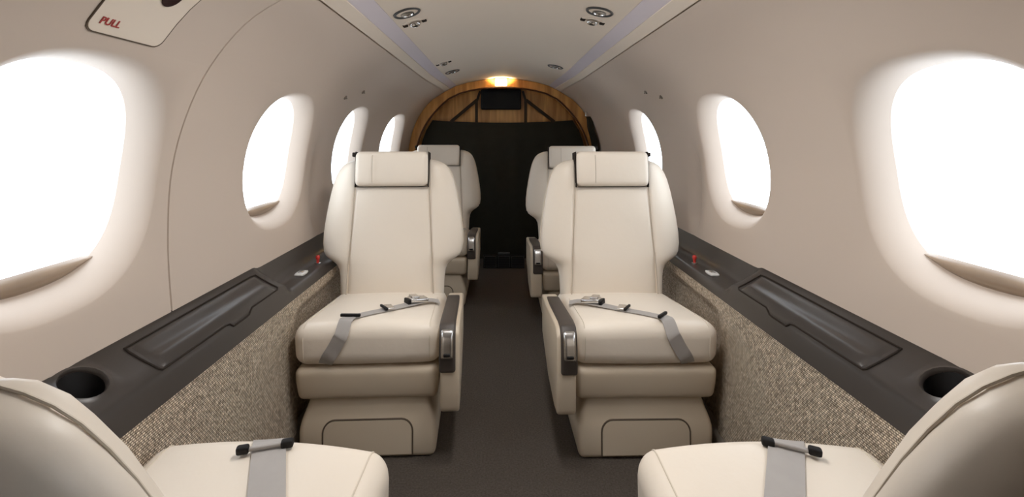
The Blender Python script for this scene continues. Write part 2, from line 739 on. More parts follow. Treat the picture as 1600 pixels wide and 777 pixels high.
# resample the inner arch to the outer's count
half = len(outer) // 2 + 1
il = [0]
for a, b in zip(ic, ic[1:]):
    il.append(il[-1] + (b - a).length)
def at_len(t):
    L = t * il[-1]
    for q in range(len(il) - 1):
        if il[q + 1] >= L:
            f = (L - il[q]) / (il[q + 1] - il[q])
            return ic[q].lerp(ic[q + 1], f)
    return ic[-1]
oh = outer[:half]
ol = [0]
for a, b in zip(oh, oh[1:]):
    ol.append(ol[-1] + math.hypot(b[0] - a[0], b[1] - a[1]))
inner = [(-at_len(l / ol[-1]).x, at_len(l / ol[-1]).y) for l in ol]
inner = inner + [(-x, z) for x, z in inner[:-1][::-1]]
n = len(outer)
V, Fc = [], []
for y, pts in ((YB, outer), (YB, inner), (YB + .07, inner), (YB + .07, outer)):
    V += [(x, y, z) for x, z in pts]
for r in range(3):
    for i in range(n - 1):
        Fc.append((r * n + i, r * n + i + 1, (r + 1) * n + i + 1, (r + 1) * n + i))
arch = obj('trim_3', V, Fc, 'wood')
struct(arch)
e = obj('arch_edge', *tube_data([(x, YB - .001, z) for x, z in inner], .0065, 6), 'edge', arch)
struct(e)
# wooden wall closing the compartment behind the arch
V, Fc = [], []
V += [(x * 1.03, YB + .13, z) for x, z in outer]
V += [(x * 1.03, YB + .15, z) for x, z in outer]
Fc = [tuple(range(n)), tuple(range(2 * n - 1, n - 1, -1))]
struct(obj('wall_front', V, Fc, 'wood', smooth=False))

# wall-mounted screen under the arch
scr = root('wall_screen', 'small black screen mounted on the wood panel under the arch', 'screen', (-.012, YB + .128, 1.19))
v = rounded(.150, .030, .076, .012, lambda q: q + Vector((0, -.030, 0)))
obj('housing', *v, 'black', scr)
v = rounded(.138, .002, .064, .0018, lambda q: q + Vector((0, -.0605, 0)))
obj('display', *v, 'screen', scr)
for sx in (-1, 1):
    v = rounded(.022, .006, .006, .003, lambda q: q + Vector((sx * .105, -.055, .084)), 2, 2)
    obj('bracket', *v, 'chrome', scr)

# dark cargo curtain with straps
cur = root('cargo_curtain', 'dark curtain across the end of the cabin, hung by straps under the wood arch', 'curtain', (0, YB + .085, 0))
V, Fc = [], []
NX, NZ = 90, 14
for i in range(NX + 1):
    u = -1 + 2 * i / NX
    for j in range(NZ + 1):
        t = j / NZ
        top = 1.035 - .018 * (1 - u * u)
        z = .004 + (top - .004) * t
        # half width follows the arch
        wd = .60
        for (xa, za), (xb, zb) in zip(inner_r, inner_r[1:]):
            if za <= z <= zb:
                wd = xa + (xb - xa) * (z - za) / (zb - za)
        x = u * (wd - .012)
        V.append((x, .006 * math.sin(u * 26 + .6 * math.sin(t * 3)) * (1 - t * .8), z))
m = NZ + 1
for i in range(NX):
    for j in range(NZ):
        Fc.append((i * m + j, i * m + j + 1, (i + 1) * m + j + 1, (i + 1) * m + j))
nv = len(V)
V += [(x, y + .006, z) for x, y, z in V[:nv]]
Fc += [tuple(nv + q for q in reversed(f)) for f in Fc]
obj('cloth', V, Fc, 'curtain', cur)


def flat_bar(a, b, w, t, yoff=0.0):
    """thin strap between (x, z) points in the curtain plane"""
    a, b = Vector((a[0], yoff, a[1])), Vector((b[0], yoff, b[1]))
    d = (b - a).normalized()
    s = d.cross(Vector((0, 1, 0))) * w / 2
    y = Vector((0, t / 2, 0))
    V = [a - s - y, a + s - y, a + s + y, a - s + y, b - s - y, b + s - y, b + s + y, b - s + y]
    return V, [(0, 1, 2, 3), (7, 6, 5, 4), (0, 4, 5, 1), (1, 5, 6, 2), (2, 6, 7, 3), (3, 7, 4, 0)]


for sx in (-1, 1):
    obj('strap', *flat_bar((sx * .183 - .011, 1.19), (sx * .183 - .011, 1.015), .022, .003, -.008), 'strap_dark', cur, smooth=False)
    obj('strap', *flat_bar((sx * .183 - .008, 1.185), (sx * .385, 1.022), .024, .003, -.011), 'strap_dark', cur, smooth=False)
    obj('strap', *flat_bar((sx * .183 - .009, 1.175), (sx * .158 - .008, 1.252), .018, .003, -.013), 'strap_dark', cur, smooth=False)

# warm lamp on the arch
lamp = root('arch_lamp', 'small lit warm lamp at the top of the wood arch', 'lamp', (-.012, YB - .001, 1.305))
v = rounded(.043, .016, .026, .006, lambda q: q + Vector((0, -.017, 0)), 3, 3)
obj('lamp_shade', *v, 'lamp', lamp)
v = rounded(.056, .020, .004, .003, lambda q: q + Vector((0, -.020, .0335)), 2, 3)
obj('lamp_cap', *v, 'edge', lamp)
for sx in (-.03, .03):
    ld = bpy.data.lights.new('lamp_light', 'SPOT')
    ld.energy = 5.0
    ld.color = (1.0, .70, .32)
    ld.spot_size = 2.2
    ld.spot_blend = .8
    ld.shadow_soft_size = .012
    lo = bpy.data.objects.new('lamp_light', ld)
    lo.location = (sx, -.055, .0)
    lo.rotation_euler = (PI - 0.75, 0, 0)
    lo.parent = lamp
    COL.objects.link(lo)

# gathered dark drape beside the arch on the right wall
V, Fc = [], []
NS, NK = 26, 20
for i in range(NS + 1):
    z = .56 + (1.055 - .56) * i / NS
    x, _, nx, nz = prof(s_at(z))
    y0 = YB - .085
    x *= taper(y0)
    wdt = .020 + .030 * (1 - i / NS) ** .7
    for k in range(NK):
        a = 2 * PI * k / NK
        rr = 1 + .12 * math.sin(5 * a)
        V.append(Vector((x - .030 * sm((NS - i + 1) / 6) + .022 * math.cos(a) * rr, y0 + wdt * math.sin(a) * rr, z)))
for i in range(NS):
    for k in range(NK):
        k2 = (k + 1) % NK
        Fc.append((i * NK + k, i * NK + k2, (i + 1) * NK + k2, (i + 1) * NK + k))
Fc += [tuple(range(NK)), tuple(range(NS * NK, NS * NK + NK))]
dr = root('gathered_drape', 'gathered black drape tied back beside the wood arch on the right', 'drape', (0, 0, 0))
obj('drape_cloth', V, Fc, 'curtain', dr)
xx = prof(s_at(1.075))[0] * taper(YB - .085)
v = rounded(.008, .012, .018, .004, lambda q: q + Vector((xx - .016, YB - .085, 1.072)), 2, 2)
obj('drape_hook', *v, 'chrome', dr)

# low grille box on the floor by the curtain
gr = root('floor_grille', 'low dark grille box on the floor at the far end of the aisle', 'grille', (.008, 3.28, 0))
v = rounded(.142, .014, .045, .004, lambda q: q + Vector((0, .012, .046)), 2, 6)
obj('grille_body', *v, 'black', gr)
for sx in (-.095, 0, .095):
    V, Fc = [], []
    parts = [tube_data([(sx - .041, -.004, .010), (sx + .041, -.004, .010), (sx + .041, -.004, .082), (sx - .041, -.004, .082)], .0025, 5, True)]
    for q in range(5):
        parts.append(tube_data([(sx - .04, -.004, .022 + q * .012), (sx + .04, -.004, .022 + q * .012)], .0012, 5))
    obj('grille_panel', *join(*parts), 'grille', gr)
v = rounded(.042, .012, .008, .003, lambda q: q + Vector((0, .012, .100)), 2, 3)
obj('grille_handle', *v, 'grille', gr)


# ------------------------------------------------------------------ side ledges
LEDGE_A = [(.6300, .4360), (.6320, .4420), (.6370, .4580), (.6425, .4740), (.6468, .4855), (.6520, .4900), (.6700, .4990),
           (.6850, .5070), (.7000, .5160), (.7150, .5245), (.7290, .5325), (.7390, .5400), (.7420, .5440)]
LEDGE_B = [(.6300, .4360), (.6320, .4420), (.6370, .4500), (.6420, .4560), (.6480, .4590), (.6570, .4600), (.6700, .4605),
           (.6850, .4615), (.7000, .4640), (.7120, .4720), (.7220, .4880), (.7330, .5250), (.7420, .5440)]
NP = len(LEDGE_A) - 1


def ledge_uv(v, y):
    """v in 0..NP along the profile"""
    i = min(NP - 1, max(0, int(v)))
    f = v - i
    b = sm((y - 1.365) / .05)
    a0, a1 = Vector(LEDGE_A[i]).lerp(Vector(LEDGE_B[i]), b), Vector(LEDGE_A[i + 1]).lerp(Vector(LEDGE_B[i + 1]), b)
    p = a0.lerp(a1, f)
    t = (a1 - a0).normalized()
    return p, Vector((-t.y, t.x))            # point, upward normal (in x-z, right-hand side)


CUP_Y, CUP_V, CUP_R = .768, 8.05, .0335
LID_Y0, LID_Y1 = .872, 1.338


def ledge_frame(y, v):
    p, nn = ledge_uv(v, y)
    return p, nn


def build_ledge(side, label):
    o = root('side_ledge', label, 'ledge', (side * .68, 0, .436), group='side ledges')
    off = Vector((side * .68, 0, .436))

    def L(y, v, d=0.0):
        p, nn = ledge_uv(v, y)
        q = p + nn * d
        tp = taper(y)
        return Vector((side * q.x * tp, y, q.y)) - off
    # top skin with a round hole for the cup
    p0, n0 = ledge_uv(CUP_V, CUP_Y)
    tdir = Vector((n0.y, -n0.x))
    v0, v1 = 5, 11
    y0, y1 = CUP_Y - .052, CUP_Y + .052
    ys = sorted(set([round(YA + .02 + i * .06, 4) for i in range(int((YB - YA - .03) / .06))] + [round(y0 + (y1 - y0) * q / 10, 4) for q in range(11)]
                    + [round(1.35 + q * .01, 4) for q in range(9)] + [YB - .004]))
    ys = [y for y in ys if not (y0 + 1e-6 < y < y1 - 1e-6) or any(abs(y - (y0 + (y1 - y0) * q / 10)) < 1e-4 for q in range(11))]
    V, Fc, idx = [], [], {}

    def vid(i, j):
        if (i, j) not in idx:
            idx[(i, j)] = len(V)
            V.append(L(ys[i], j))
        return idx[(i, j)]
    a, b = ys.index(round(y0, 4)), ys.index(round(y1, 4))
    for i in range(len(ys) - 1):
        for j in range(NP):
            if a <= i < b and v0 <= j < v1:
                continue
            Fc.append((vid(i, j), vid(i + 1, j), vid(i + 1, j + 1), vid(i, j + 1)))
    bd = [(i, v0) for i in range(a, b)] + [(b, j) for j in range(v0, v1)] + [(i, v1) for i in range(b, a, -1)] + [(a, j) for j in range(v1, v0, -1)]
    B = []
    for k, (i, j) in enumerate(bd):
        i2, j2 = bd[(k + 1) % len(bd)]
        for q in range(1):
            t = q / 3
            if q == 0:
                vi = vid(i, j)
            else:
                pp = V[vid(i, j)].lerp(V[vid(i2, j2)], t)
                vi = len(V)
                V.append(pp)
            B.append(vi)
    cc = Vector((side * p0.x, CUP_Y, p0.y)) - off
    ey = Vector((0, 1, 0))
    et = Vector((side * tdir.x, 0, tdir.y))
    en = Vector((side * n0.x, 0, n0.y))
    prev = B
    angs = []
    for vi in B:
        d = V[vi] - cc
        angs.append(math.atan2(d.dot(et) / .9, d.dot(ey)))
    for rr, dd in ((1.30, .0005), (1.16, .003), (1.06, .004), (1.0, .0015), (.97, -.004)):
        cur_ = []
        for an in angs:
            cur_.append(len(V))
            V.append(cc + ey * (CUP_R * rr * math.cos(an)) + et * (CUP_R * rr * math.sin(an)) + en * dd)
        for q in range(len(B)):
            q2 = (q + 1) % len(B)
            Fc.append((prev[q], prev[q2], cur_[q2], cur_[q]))
        prev = cur_
    lo = obj('ledge_top', V, Fc, 'brown', o)
    lo.data.set_sharp_from_angle(angle=math.radians(50))
    # cup well
    V, Fc = [], []
    N = 28
    prf = [(CUP_R * .985, -.003), (CUP_R * .96, -.02), (CUP_R * .93, -.05), (CUP_R * .9, -.066), (CUP_R * .5, -.066), (.001, -.066)]
    for r, d in prf:
        for q in range(N):
            an = 2 * PI * q / N
            V.append(cc + ey * (r * math.cos(an)) + et * (r * math.sin(an)) * (1 + d * 2) + en * max(d, -.004)
                     + Vector((side * .10, 0, 1)) * (d + .004 if d < -.004 else 0) * (.8 - .35 * math.sin(an) * 0))
    for i in range(len(prf) - 1):
        for q in range(N):
            q2 = (q + 1) % N
            Fc.append((i * N + q, i * N + q2, (i + 1) * N + q2, (i + 1) * N + q))
    obj('cup_holder', V, Fc, 'black', o)
    # folding table lid: outline in (y, v), with the finger notch on its inner edge
    vi_, vo = 4.35, 9.0
    edge_in = []
    for q in range(41):
        y = LID_Y0 + .004 + (LID_Y1 - .014 - LID_Y0) * q / 40
        nb = sm((y - 1.085) / .018) * (1 - sm((y - 1.165) / .03))
        edge_in.append((y, vi_ - 1.05 * nb))
    V, Fc = [], []
    NVV = 18
    hs = [-.002, .0022, .0030] + [.0032] * 13 + [.003, .0022, -.002]
    for q, (y, ve) in enumerate(edge_in):
        for j in range(NVV + 1):
            t = ([0, .03, .08] + [.08 + .84 * a / 14 for a in range(1, 14)] + [.92, .97, 1])[j]
            vv = ve + (vo - ve) * (1 - (1 - t) ** 1.0)
            h = hs[j]
            endf = min(1, min(q, 40 - q) / 1.6)
            yy = y + (.010 * t if q > 30 else 0)       # outer far corner runs a little longer
            h = h if endf >= 1 else (-.002 if endf == 0 else h * .8)
            hump = .0036 * math.exp(-((vv - 6.0) / .75) ** 2) * sm(t / .12)
            V.append(L(yy, vv, h + hump * endf - .001))
    m = NVV + 1
    for i in range(40):
        for j in range(NVV):
            Fc.append((i * m + j, i * m + j + 1, (i + 1) * m + j + 1, (i + 1) * m + j))
    lid = obj('table_lid', V, Fc, 'brown', o)
    # dark shut line around the lid
    loop = [L(y, ve - .12, .0012) for y, ve in edge_in]
    loop += [L(LID_Y1 + .0, vi_ + (vo - vi_) * q / 8, .0012) for q in range(1, 9)]
    loop += [L(LID_Y1 + .002 - (LID_Y1 - LID_Y0) * q / 20, vo + .18, .0012) for q in range(1, 21)]
    loop += [L(LID_Y0, vo - (vo - vi_) * q / 8, .0012) for q in range(1, 8)]
    obj('shut_line', *tube_data(loop, .0020, 6, True), 'gap', lid)
    # red knob and pale switch plate in the tray beyond the lid
    pz = L(1.70, 6.4)
    kb = obj('red_knob', *xf(lathe([(.0001, .030), (.005, .029), (.0075, .025), (.0075, .019), (.005, .013), (.0045, .004), (.006, 0), (.0001, 0)], 16), lambda q: q + pz), 'red', o)
    kb['label'] = 'red knob'
    obj('knob_collar', *xf(lathe([(.011, 0), (.011, .003), (.007, .0042), (.0001, .0042)], 18), lambda q: q + pz), 'chrome', kb)
    pz2 = L(1.565, 6.6)
    pl = obj('switch_plate', *rounded(.017, .026, .004, .0038, lambda q: Vector((q.x * (1 - .25 * (q.y / .026) ** 2), q.y, q.z)) + pz2 + Vector((0, 0, .0035)), 3, 5), 'white', o)
    pl['label'] = 'pale switch plate'
    obj('switch', *rounded(.007, .011, .002, .0018, lambda q: q + pz2 + Vector((0, 0, .0085)), 2, 3), 'chrome', pl)
    # end face of the tray step and underside
    return o


build_ledge(-1, 'dark brown side ledge with cup holder along the left cabin wall')
build_ledge(1, 'dark brown side ledge with cup holder along the right cabin wall')

# ------------------------------------------------------------------ seats
BACK_ROWS = [  # L above the pivot, half width, half thickness
    (-.05, .178, .040), (-.02, .186, .050), (.03, .188, .054), (.08, .190, .056), (.105, .194, .056), (.122, .202, .056), (.134, .215, .056),
    (.145, .232, .056), (.156, .245, .056), (.17, .252, .056), (.20, .2565, .056), (.24, .2555, .056), (.29, .2495, .055), (.34, .2415, .054),
    (.39, .232, .052), (.43, .222, .050), (.455, .2125, .047), (.475, .2015, .044), (.488, .189, .040), (.497, .174, .034), (.504, .154, .027),
    (.508, .130, .018), (.5095, .11, .008)]
PIV_Y, PIV_Z = .352, .330


def seam_x(L):
    return .155 - .022 * max(0, min(1, L / .42))


def build_seat(label, x, y, rz, recline, aisle, belt, group, arm=True, slim=1.0, hx=.131, tuck=0.0):
    R = root('cabin_seat', label, 'seat', (x, y, 0), rz, group)
    ca, sa = math.cos(recline), math.sin(recline)
    TH = .056

    def B(q):                                  # back frame (x, depth from the back's middle plane, L) to the seat's frame
        yy = q.y + TH
        return Vector((q.x, PIV_Y + yy * ca + q.z * sa, PIV_Z + q.z * ca - yy * sa))

    # pedestal and its front panel
    def ped(q):
        t = (q.z + .0855) / .171               # 0 bottom .. 1 top
        wx = 1.0 + .03 * math.sin(PI * min(1, t * 1.1)) - .10 * sm((t - .45) / .55)
        yy = q.y
        if yy < 0:
            yy -= -.018 * sm((t - .3) / .7)
        return Vector((q.x * wx, yy + .228, q.z + .0858))
    base = obj('base', *rounded(.190, .212, .0855, .016, ped), 'shell', R)
    pw, z0, z1, rr = .124, .013, .106, .030
    def door_path(gx=0.0):
        pts = [(-pw - gx, z0 - gx)]
        for k in range(7):
            a = PI - PI / 2 * k / 6
            pts.append((-pw + rr + (rr + gx) * math.cos(a), z1 - rr + (rr + gx) * math.sin(a)))
        for k in range(7):
            a = PI / 2 - PI / 2 * k / 6
            pts.append((pw - rr + (rr + gx) * math.cos(a), z1 - rr + (rr + gx) * math.sin(a)))
        pts.append((pw + gx, z0 - gx))
        return pts
    def front_y(z):
        t = z / .171
        return .016 + .018 * sm((t - .3) / .7)
    dp = door_path()
    V = [Vector((a, front_y(b) - .0022, b)) for a, b in dp]
    nb = len(V)
    V += [Vector((a * 1.0, front_y(b) + .004, b)) for a, b in dp]
    Fc = [tuple(range(nb))] + [(k, (k + 1) % nb, nb + (k + 1) % nb, nb + k) for k in range(nb)]
    dr_ = obj('base_door', V, Fc, 'shell', base)
    obj('door_gap', *tube_data([(a, front_y(b) - .0008, b) for a, b in door_path(.0025)], .0024, 6), 'groove', dr_)

    # padded skirt below the cushion
    def skirt(q):
        t = (q.z + .047) / .094
        yy = q.y + (.012 * (1 - t) ** 2 if q.y < 0 else 0)
        return Vector((q.x * (1 - .035 * (1 - t) ** 2), yy + .216, q.z + .2150))
    obj('seat_skirt', *rounded(.203, .210, .0475, .017, skirt), 'shell', R)

    # cushion
    HX, HY, HZ = .208, .225, .0585
    def cush(q):
        yy = q.y + .225
        top = (q.z + HZ) / (2 * HZ)
        crown = .013 * (1 - (q.x / HX) ** 2) * top
        drop = -.100 * max(0, yy - .04) * (0.3 + .7 * top)
        front = .010 * (1 - (q.x / HX) ** 2) * max(0, 1 - yy / .12)
        plan = 1 - .05 * max(0, (yy - .1) / .3)
        nose = .010 * (1 - top) ** 2 if yy < .05 else 0
        return Vector((q.x * plan, yy - front + nose, q.z + .3235 + crown + drop))
    cV, cF = rounded(HX, HY, HZ, .036, cush, 5, 12)
    cu = obj('seat_cushion', cV, cF, 'leather', R)
    bvh = BVHTree.FromPolygons([tuple(v) for v in cV], cF)
    for sx in (-1, 1):
        pts = []
        for z in (.285, .295, .305, .315, .325, .335, .345, .352):
            h = bvh.ray_cast(Vector((sx * .176, -.3, z)), Vector((0, 1, 0)))
            if h[0]:
                pts.append(h[0])
        for q in range(24):
            yy = .012 + .29 * q / 23
            h = bvh.ray_cast(Vector((sx * (.176 - .004 * q / 23), yy, .6)), Vector((0, 0, -1)))
            if h[0] and (not pts or (h[0] - pts[-1]).length > .004):
                pts.append(h[0])
        obj('piping', *tube_data(catmull(pts, 2), .0017, 6), 'piping', cu)

    # backrest: stitched sections lofted up the back
    V, Fc = [], []
    fo = [0.0, .05, .14, .30, .48, .64, .77, .87, .94, .98, 1.0]
    fi = [0.0, .035, .10, .3, .6, 1.0]
    fine = []
    for (La, wa, ta), (Lb, wb, tb) in zip(BACK_ROWS, BACK_ROWS[1:]):
        k = 3 if Lb - La > .03 else 2
        for q in range(k):
            t = q / k
            fine.append((La + (Lb - La) * t, wa + (wb - wa) * t, ta + (tb - ta) * t))
    fine.append(BACK_ROWS[-1])
    if not arm:                                # the leaned-back seats carry their shoulders a little higher
        fine = [(a + .055 * sm((a - .08) / .04) * (1 - sm((a - .18) / .20)), b * (.95 if a < .13 else 1), c) for a, b, c in fine]
    rows = 0
    npt = None
    for Lh, w, th in fine:
        w = w * slim if Lh > .13 else w
        sx = min(seam_x(Lh), w * .86)
        xs = []
        xs += [-(sx + (w - sx) * f) for f in reversed(fo)]
        xs += [-sx * (1 - f) for f in fi[1:]]
        xs += [sx * f for f in [1 - g for g in reversed(fi[1:-1])]]
        xs += [sx + (w - sx) * f for f in fo]
        sec = []
        for xv in xs:
            a = min(1, abs(xv) / w)
            yf = -th * (1 - a ** 3.2) ** (1 / 2.2)
            if abs(abs(xv) - sx) < 1e-6 and Lh > 0:
                yf += .0035 * min(1, (.50 - Lh) / .03) if Lh < .5 else 0
            elif abs(xv) > sx:
                u = (abs(xv) - sx) / max(1e-6, w - sx)
                yf -= .006 * math.sin(PI * min(1, u * 1.15)) ** 0.8 * (1 if u < .87 else 0)
            else:
                u = abs(xv) / sx
                yf -= .0035 * (1 - u ** 6)
            lumb = .010 * math.exp(-((Lh - .10) / .09) ** 2)
            sec.append(Vector((xv, yf - lumb * (1 - a ** 3), Lh)))
        back = []
        for xv in xs[-2:0:-3]:
            a = min(1, abs(xv) / w)
            back.append(Vector((xv, th * (1 - a ** 3.2) ** (1 / 2.2), Lh)))
        ring_ = sec + back
        npt = len(ring_)
        V += [B(p) for p in ring_]
        rows += 1
    for i in range(rows - 1):
        for k in range(npt):
            k2 = (k + 1) % npt
            Fc.append((i * npt + k, i * npt + k2, (i + 1) * npt + k2, (i + 1) * npt + k))
    Fc += [tuple(range(npt)), tuple(range((rows - 1) * npt, rows * npt))]
    bk = obj('backrest', V, Fc, 'leather', R)
    for sx in (-1, 1):
        pts = []
        for q in range(26):
            Lh = .02 + .40 * q / 25
            lumb = .010 * math.exp(-((Lh - .10) / .09) ** 2)
            pts.append(B(Vector((sx * (seam_x(Lh) + .0005), -TH + .0048 - lumb * .9, Lh))))
        obj('seam', *tube_data(pts, .0018, 6), 'seam', bk)
    # stitched welt around the outer edge of the back shell
    pts = []
    for Lh, w, th in fine:
        if Lh > .165:
            pts.append(B(Vector((w * slim * (1 if arm else .968) + .0005, .012 if arm else -.017, Lh))))
    pts += [B(Vector((-p[0], p[1], p[2]))) for p in [(w * slim * (1 if arm else .968) + .0005, .012 if arm else -.017, Lh) for Lh, w, th in reversed(fine) if Lh > .165]]
    obj('welt', *tube_data(pts,   .0022 if arm else .0010, 6), 'piping', bk)

    # headrest roll over the top of the back
    def head(q):
        yy = q.y
        bul = .006 * (1 - (q.z / .064) ** 2) if q.y < 0 else 0
        return B(Vector((q.x, yy - .028 - bul + tuck, q.z + .4705)))
    hd = obj('headrest', *rounded(hx, .050, .064, .019, head, 5, 8), 'leather', R)
    # its stitched joint and dark plates standing in for gap shadow at sides and bottom
    pts = [B(Vector((-.066, tuck - .0845 - .006 * (1 - ((z - .4705) / .064) ** 2), z))) for z in [.420 + .1 * q / 14 for q in range(15)]]
    obj('seam', *tube_data(pts, .0012, 6), 'seam', hd)
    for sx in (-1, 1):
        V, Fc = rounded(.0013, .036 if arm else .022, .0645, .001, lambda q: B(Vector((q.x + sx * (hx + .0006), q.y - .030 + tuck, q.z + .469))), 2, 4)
        obj('headrest_gap_shade', V, Fc, 'gap', hd)
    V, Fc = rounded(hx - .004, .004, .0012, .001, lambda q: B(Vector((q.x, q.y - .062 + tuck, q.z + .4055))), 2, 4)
    obj('headrest_gap_shade', V, Fc, 'gap', hd)
    V, Fc = rounded(.0085, .014, .008, .003, lambda q: B(Vector((q.x - aisle * (hx + .009), q.y - .036 + tuck, q.z + .524))), 2, 3)
    obj('headrest_catch', V, Fc, 'gap', hd)
    # rear of the seat frame below the back
    V, Fc = rounded(.165, .030, .085, .018, lambda q: q + Vector((0, .415, .285)), 3, 4)
    obj('seat_frame', V, Fc, 'shell', R)

    # armrest on the aisle side
    if arm:
        ax0, ax1 = (.2095, .262) if aisle > 0 else (-.262, -.2095)
        sh = [(.345, .362), (.20, .372), (.02, .392), (-.018, .390), (-.036, .372), (-.042, .335), (-.044, .27), (-.043, .175), (-.036, .158),
              (.02, .150), (.16, .165), (.33, .235)]
        arm_o = prism('armrest', sh, ax0, ax1, .007, 'shell', R)
        pd = [(.31, .366), (.20, .379), (.02, .399), (-.022, .398), (-.043, .378), (-.0505, .338), (-.0525, .272), (-.030, .272), (-.024, .345), (-.005, .372), (.20, .360), (.31, .350)]
        ip, op = (.2065, .2515) if aisle > 0 else (-.2515, -.2065)
        pad_ = prism('arm_pad', pd, ip, op, .007, 'brown_pad', arm_o)
        cx = (ip + op) / 2
        def btn(q):
            t = q.z / .036
            return Vector((q.x + cx, q.y - .0535 + .006 * t + .012 * max(0, t - .2) ** 2, q.z + .352))
        bt = obj('arm_button', *rounded(.0165, .0065, .036, .006, btn, 3, 6), 'chrome', arm_o)
        bt['label'] = 'silver recline button'
        obj('button_slot', *rounded(.009, .002, .004, .0018, lambda q: q + Vector((cx, -.0655, .327)), 2, 2), 'black', bt)
        # thin shut line between pad and the lower shell
    # ---------------------------------------------------------- seat belt lying on the cushion
    def on_top(px, py, lift=.0022):
        h = bvh.ray_cast(Vector((px, py, .7)), Vector((0, 0, -1)))
        return (h[0] + Vector((0, 0, lift)), h[1] if h[1].z > 0 else -h[1]) if h[0] else (Vector((px, py, .38)), Vector((0, 0, 1)))

    def on_front(px, z, lift=.0022):
        h = bvh.ray_cast(Vector((px, -.4, z)), Vector((0, 1, 0)))
        return (h[0] + Vector((0, -lift, 0)), h[1] if h[1].y < 0 else -h[1]) if h[0] else (Vector((px, -.002, z)), Vector((0, -1, 0)))

    def ribbon(path, w, t=.0016):
        """path: list of (point, normal)"""
        P = catmull([p for p, _ in path], 6)
        Nn = catmull([q for _, q in path], 6)
        V, Fc = [], []
        for i, p in enumerate(P):
            tg = (P[min(i + 1, len(P) - 1)] - P[max(i - 1, 0)]).normalized()
            nn = (Nn[i] - tg * Nn[i].dot(tg)).normalized()
            sd = tg.cross(nn) * (w / 2)
            V += [p - sd, p + sd, p + sd + nn * t, p - sd + nn * t]
        for i in range(len(P) - 1):
            for k in range(4):
                k2 = (k + 1) % 4
                Fc.append((i * 4 + k, i * 4 + k2, i * 4 + 4 + k2, i * 4 + 4 + k))
        Fc += [(0, 1, 2, 3), tuple(len(V) - 4 + k for k in (3, 2, 1, 0))]
        return V, Fc

    def block(name, at, nrm, along, hx_, hy_, hz_, r, m, parent, lift=0.0):
        mt = frame_at(at + nrm * (hz_ + lift), along, nrm)
        return obj(name, *xf(rounded(hx_, hy_, hz_, r, None, 2, 3), lambda q: mt @ q), m, parent)

    ws = .038
    if belt == 'row':
        g = aisle
        # long half: from the aisle-side anchor across the cushion to the adjuster at the front edge, tail over the front
        pts = [on_top(g * .185, .225, .010), on_top(g * .150, .215, .010), on_top(g * .10, .170, .006), on_top(g * .045, .120), on_top(g * -.01, .072), on_top(g * -.050, .036)]
        b1 = obj('seat_belt', *ribbon(pts, ws), 'strap', R)
        pts = [on_top(g * -.050, .030, .006), on_top(g * -.056, .020, .006), on_top(g * -.061, .008, .007), on_front(g * -.066, .366, .006), on_front(g * -.074, .350, .005), on_front(g * -.088, .325, .003), on_front(g * -.104, .300, .003), on_front(g * -.116, .278, .002)]
        b2 = obj('seat_belt', *ribbon(pts, ws), 'strap', R)
        p, nn = on_top(g * -.052, .030)
        al = Vector((g * .9, .45, 0)) if aisle > 0 else Vector((.85, .50, 0))
        al = Vector((.93, -.15, 0)) if aisle > 0 else Vector((.62, .75, 0))
        block('adjuster_bar', p, nn, al, .030, .0045, .0045, .003, 'black', b2, .004)
        p, nn = on_top(g * .040, .118)
        block('belt_adjuster', p, nn, Vector((-g * .35, .8, 0)), .024, .013, .003, .0025, 'chrome', b1, .003)
        block('adjuster_bar', p + Vector((-g * .012, -.012, 0)), nn, Vector((-g * .5, .8, 0)), .027, .004, .004, .003, 'black', b1, .006)
        p, nn = on_top(g * .118, .190)
        block('buckle', p, nn, Vector((g * .85, .45, 0)), .030, .021, .007, .005, 'chrome', b1, .008)
        block('buckle_flap', p + Vector((-g * .012, -.004, .0)), nn, Vector((g * .85, .45, 0)), .013, .018, .004, .003, 'chrome', b1, .021)
        block('buckle_end', p + Vector((-g * .030, -.016, 0)), nn, Vector((g * .5, -.85, 0)), .020, .005, .008, .003, 'black', b1, .006)
    else:
        bx, ang = belt
        d = Vector((ang, 1, 0))
        pts = [on_front(bx - ang * .06, .335, .003), on_front(bx - ang * .05, .358, .003)] + [on_top(bx + ang * (yy - .03), yy) for yy in (.012, .04, .08, .13, .19, .25, .31)]
        b1 = obj('seat_belt', *ribbon(pts, .052), 'strap', R)
        p, nn = on_top(bx, .042)
        al = Vector((1, -.6 * ang, 0))
        block('adjuster_bar', p, nn, al, .034, .0035, .0035, .003, 'strap', b1, .003)
        for sx in (-1, 1):
            block('bar_end', p + al.normalized() * (sx * .034), nn, al, .010, .0065, .0065, .004, 'black', b1, .0005)
    return R


G1 = 'cream seats facing the camera'
rad = math.radians
build_seat('cream leather seat facing the camera, nearer one left of the aisle', -.398, 1.33, rad(2.5), rad(6), 1, 'row', G1)
build_seat('cream leather seat facing the camera, nearer one right of the aisle', .393, 1.33, rad(1.0), rad(6), -1, 'row', G1)
build_seat('cream leather seat behind the nearer seat left of the aisle, mostly hidden', -.400, 2.53, rad(0), rad(6), 1, 'row', G1)
build_seat('cream leather seat behind the nearer seat right of the aisle, mostly hidden', .385, 2.26, rad(0), rad(6), -1, 'row', G1)
G2 = 'cream seats seen from behind in the foreground'
build_seat('cream seat in the lower left corner, back turned to the camera', -.415, .83, PI + rad(-2.6), rad(21), -1, (-.003, -.5), G2, arm=False, slim=.935, hx=.085, tuck=.024)
build_seat('cream seat in the lower right corner, back turned to the camera', .415, .83, PI + rad(.8), rad(20), 1, (-.045, .65), G2, arm=False, slim=.925, hx=.085, tuck=.024)


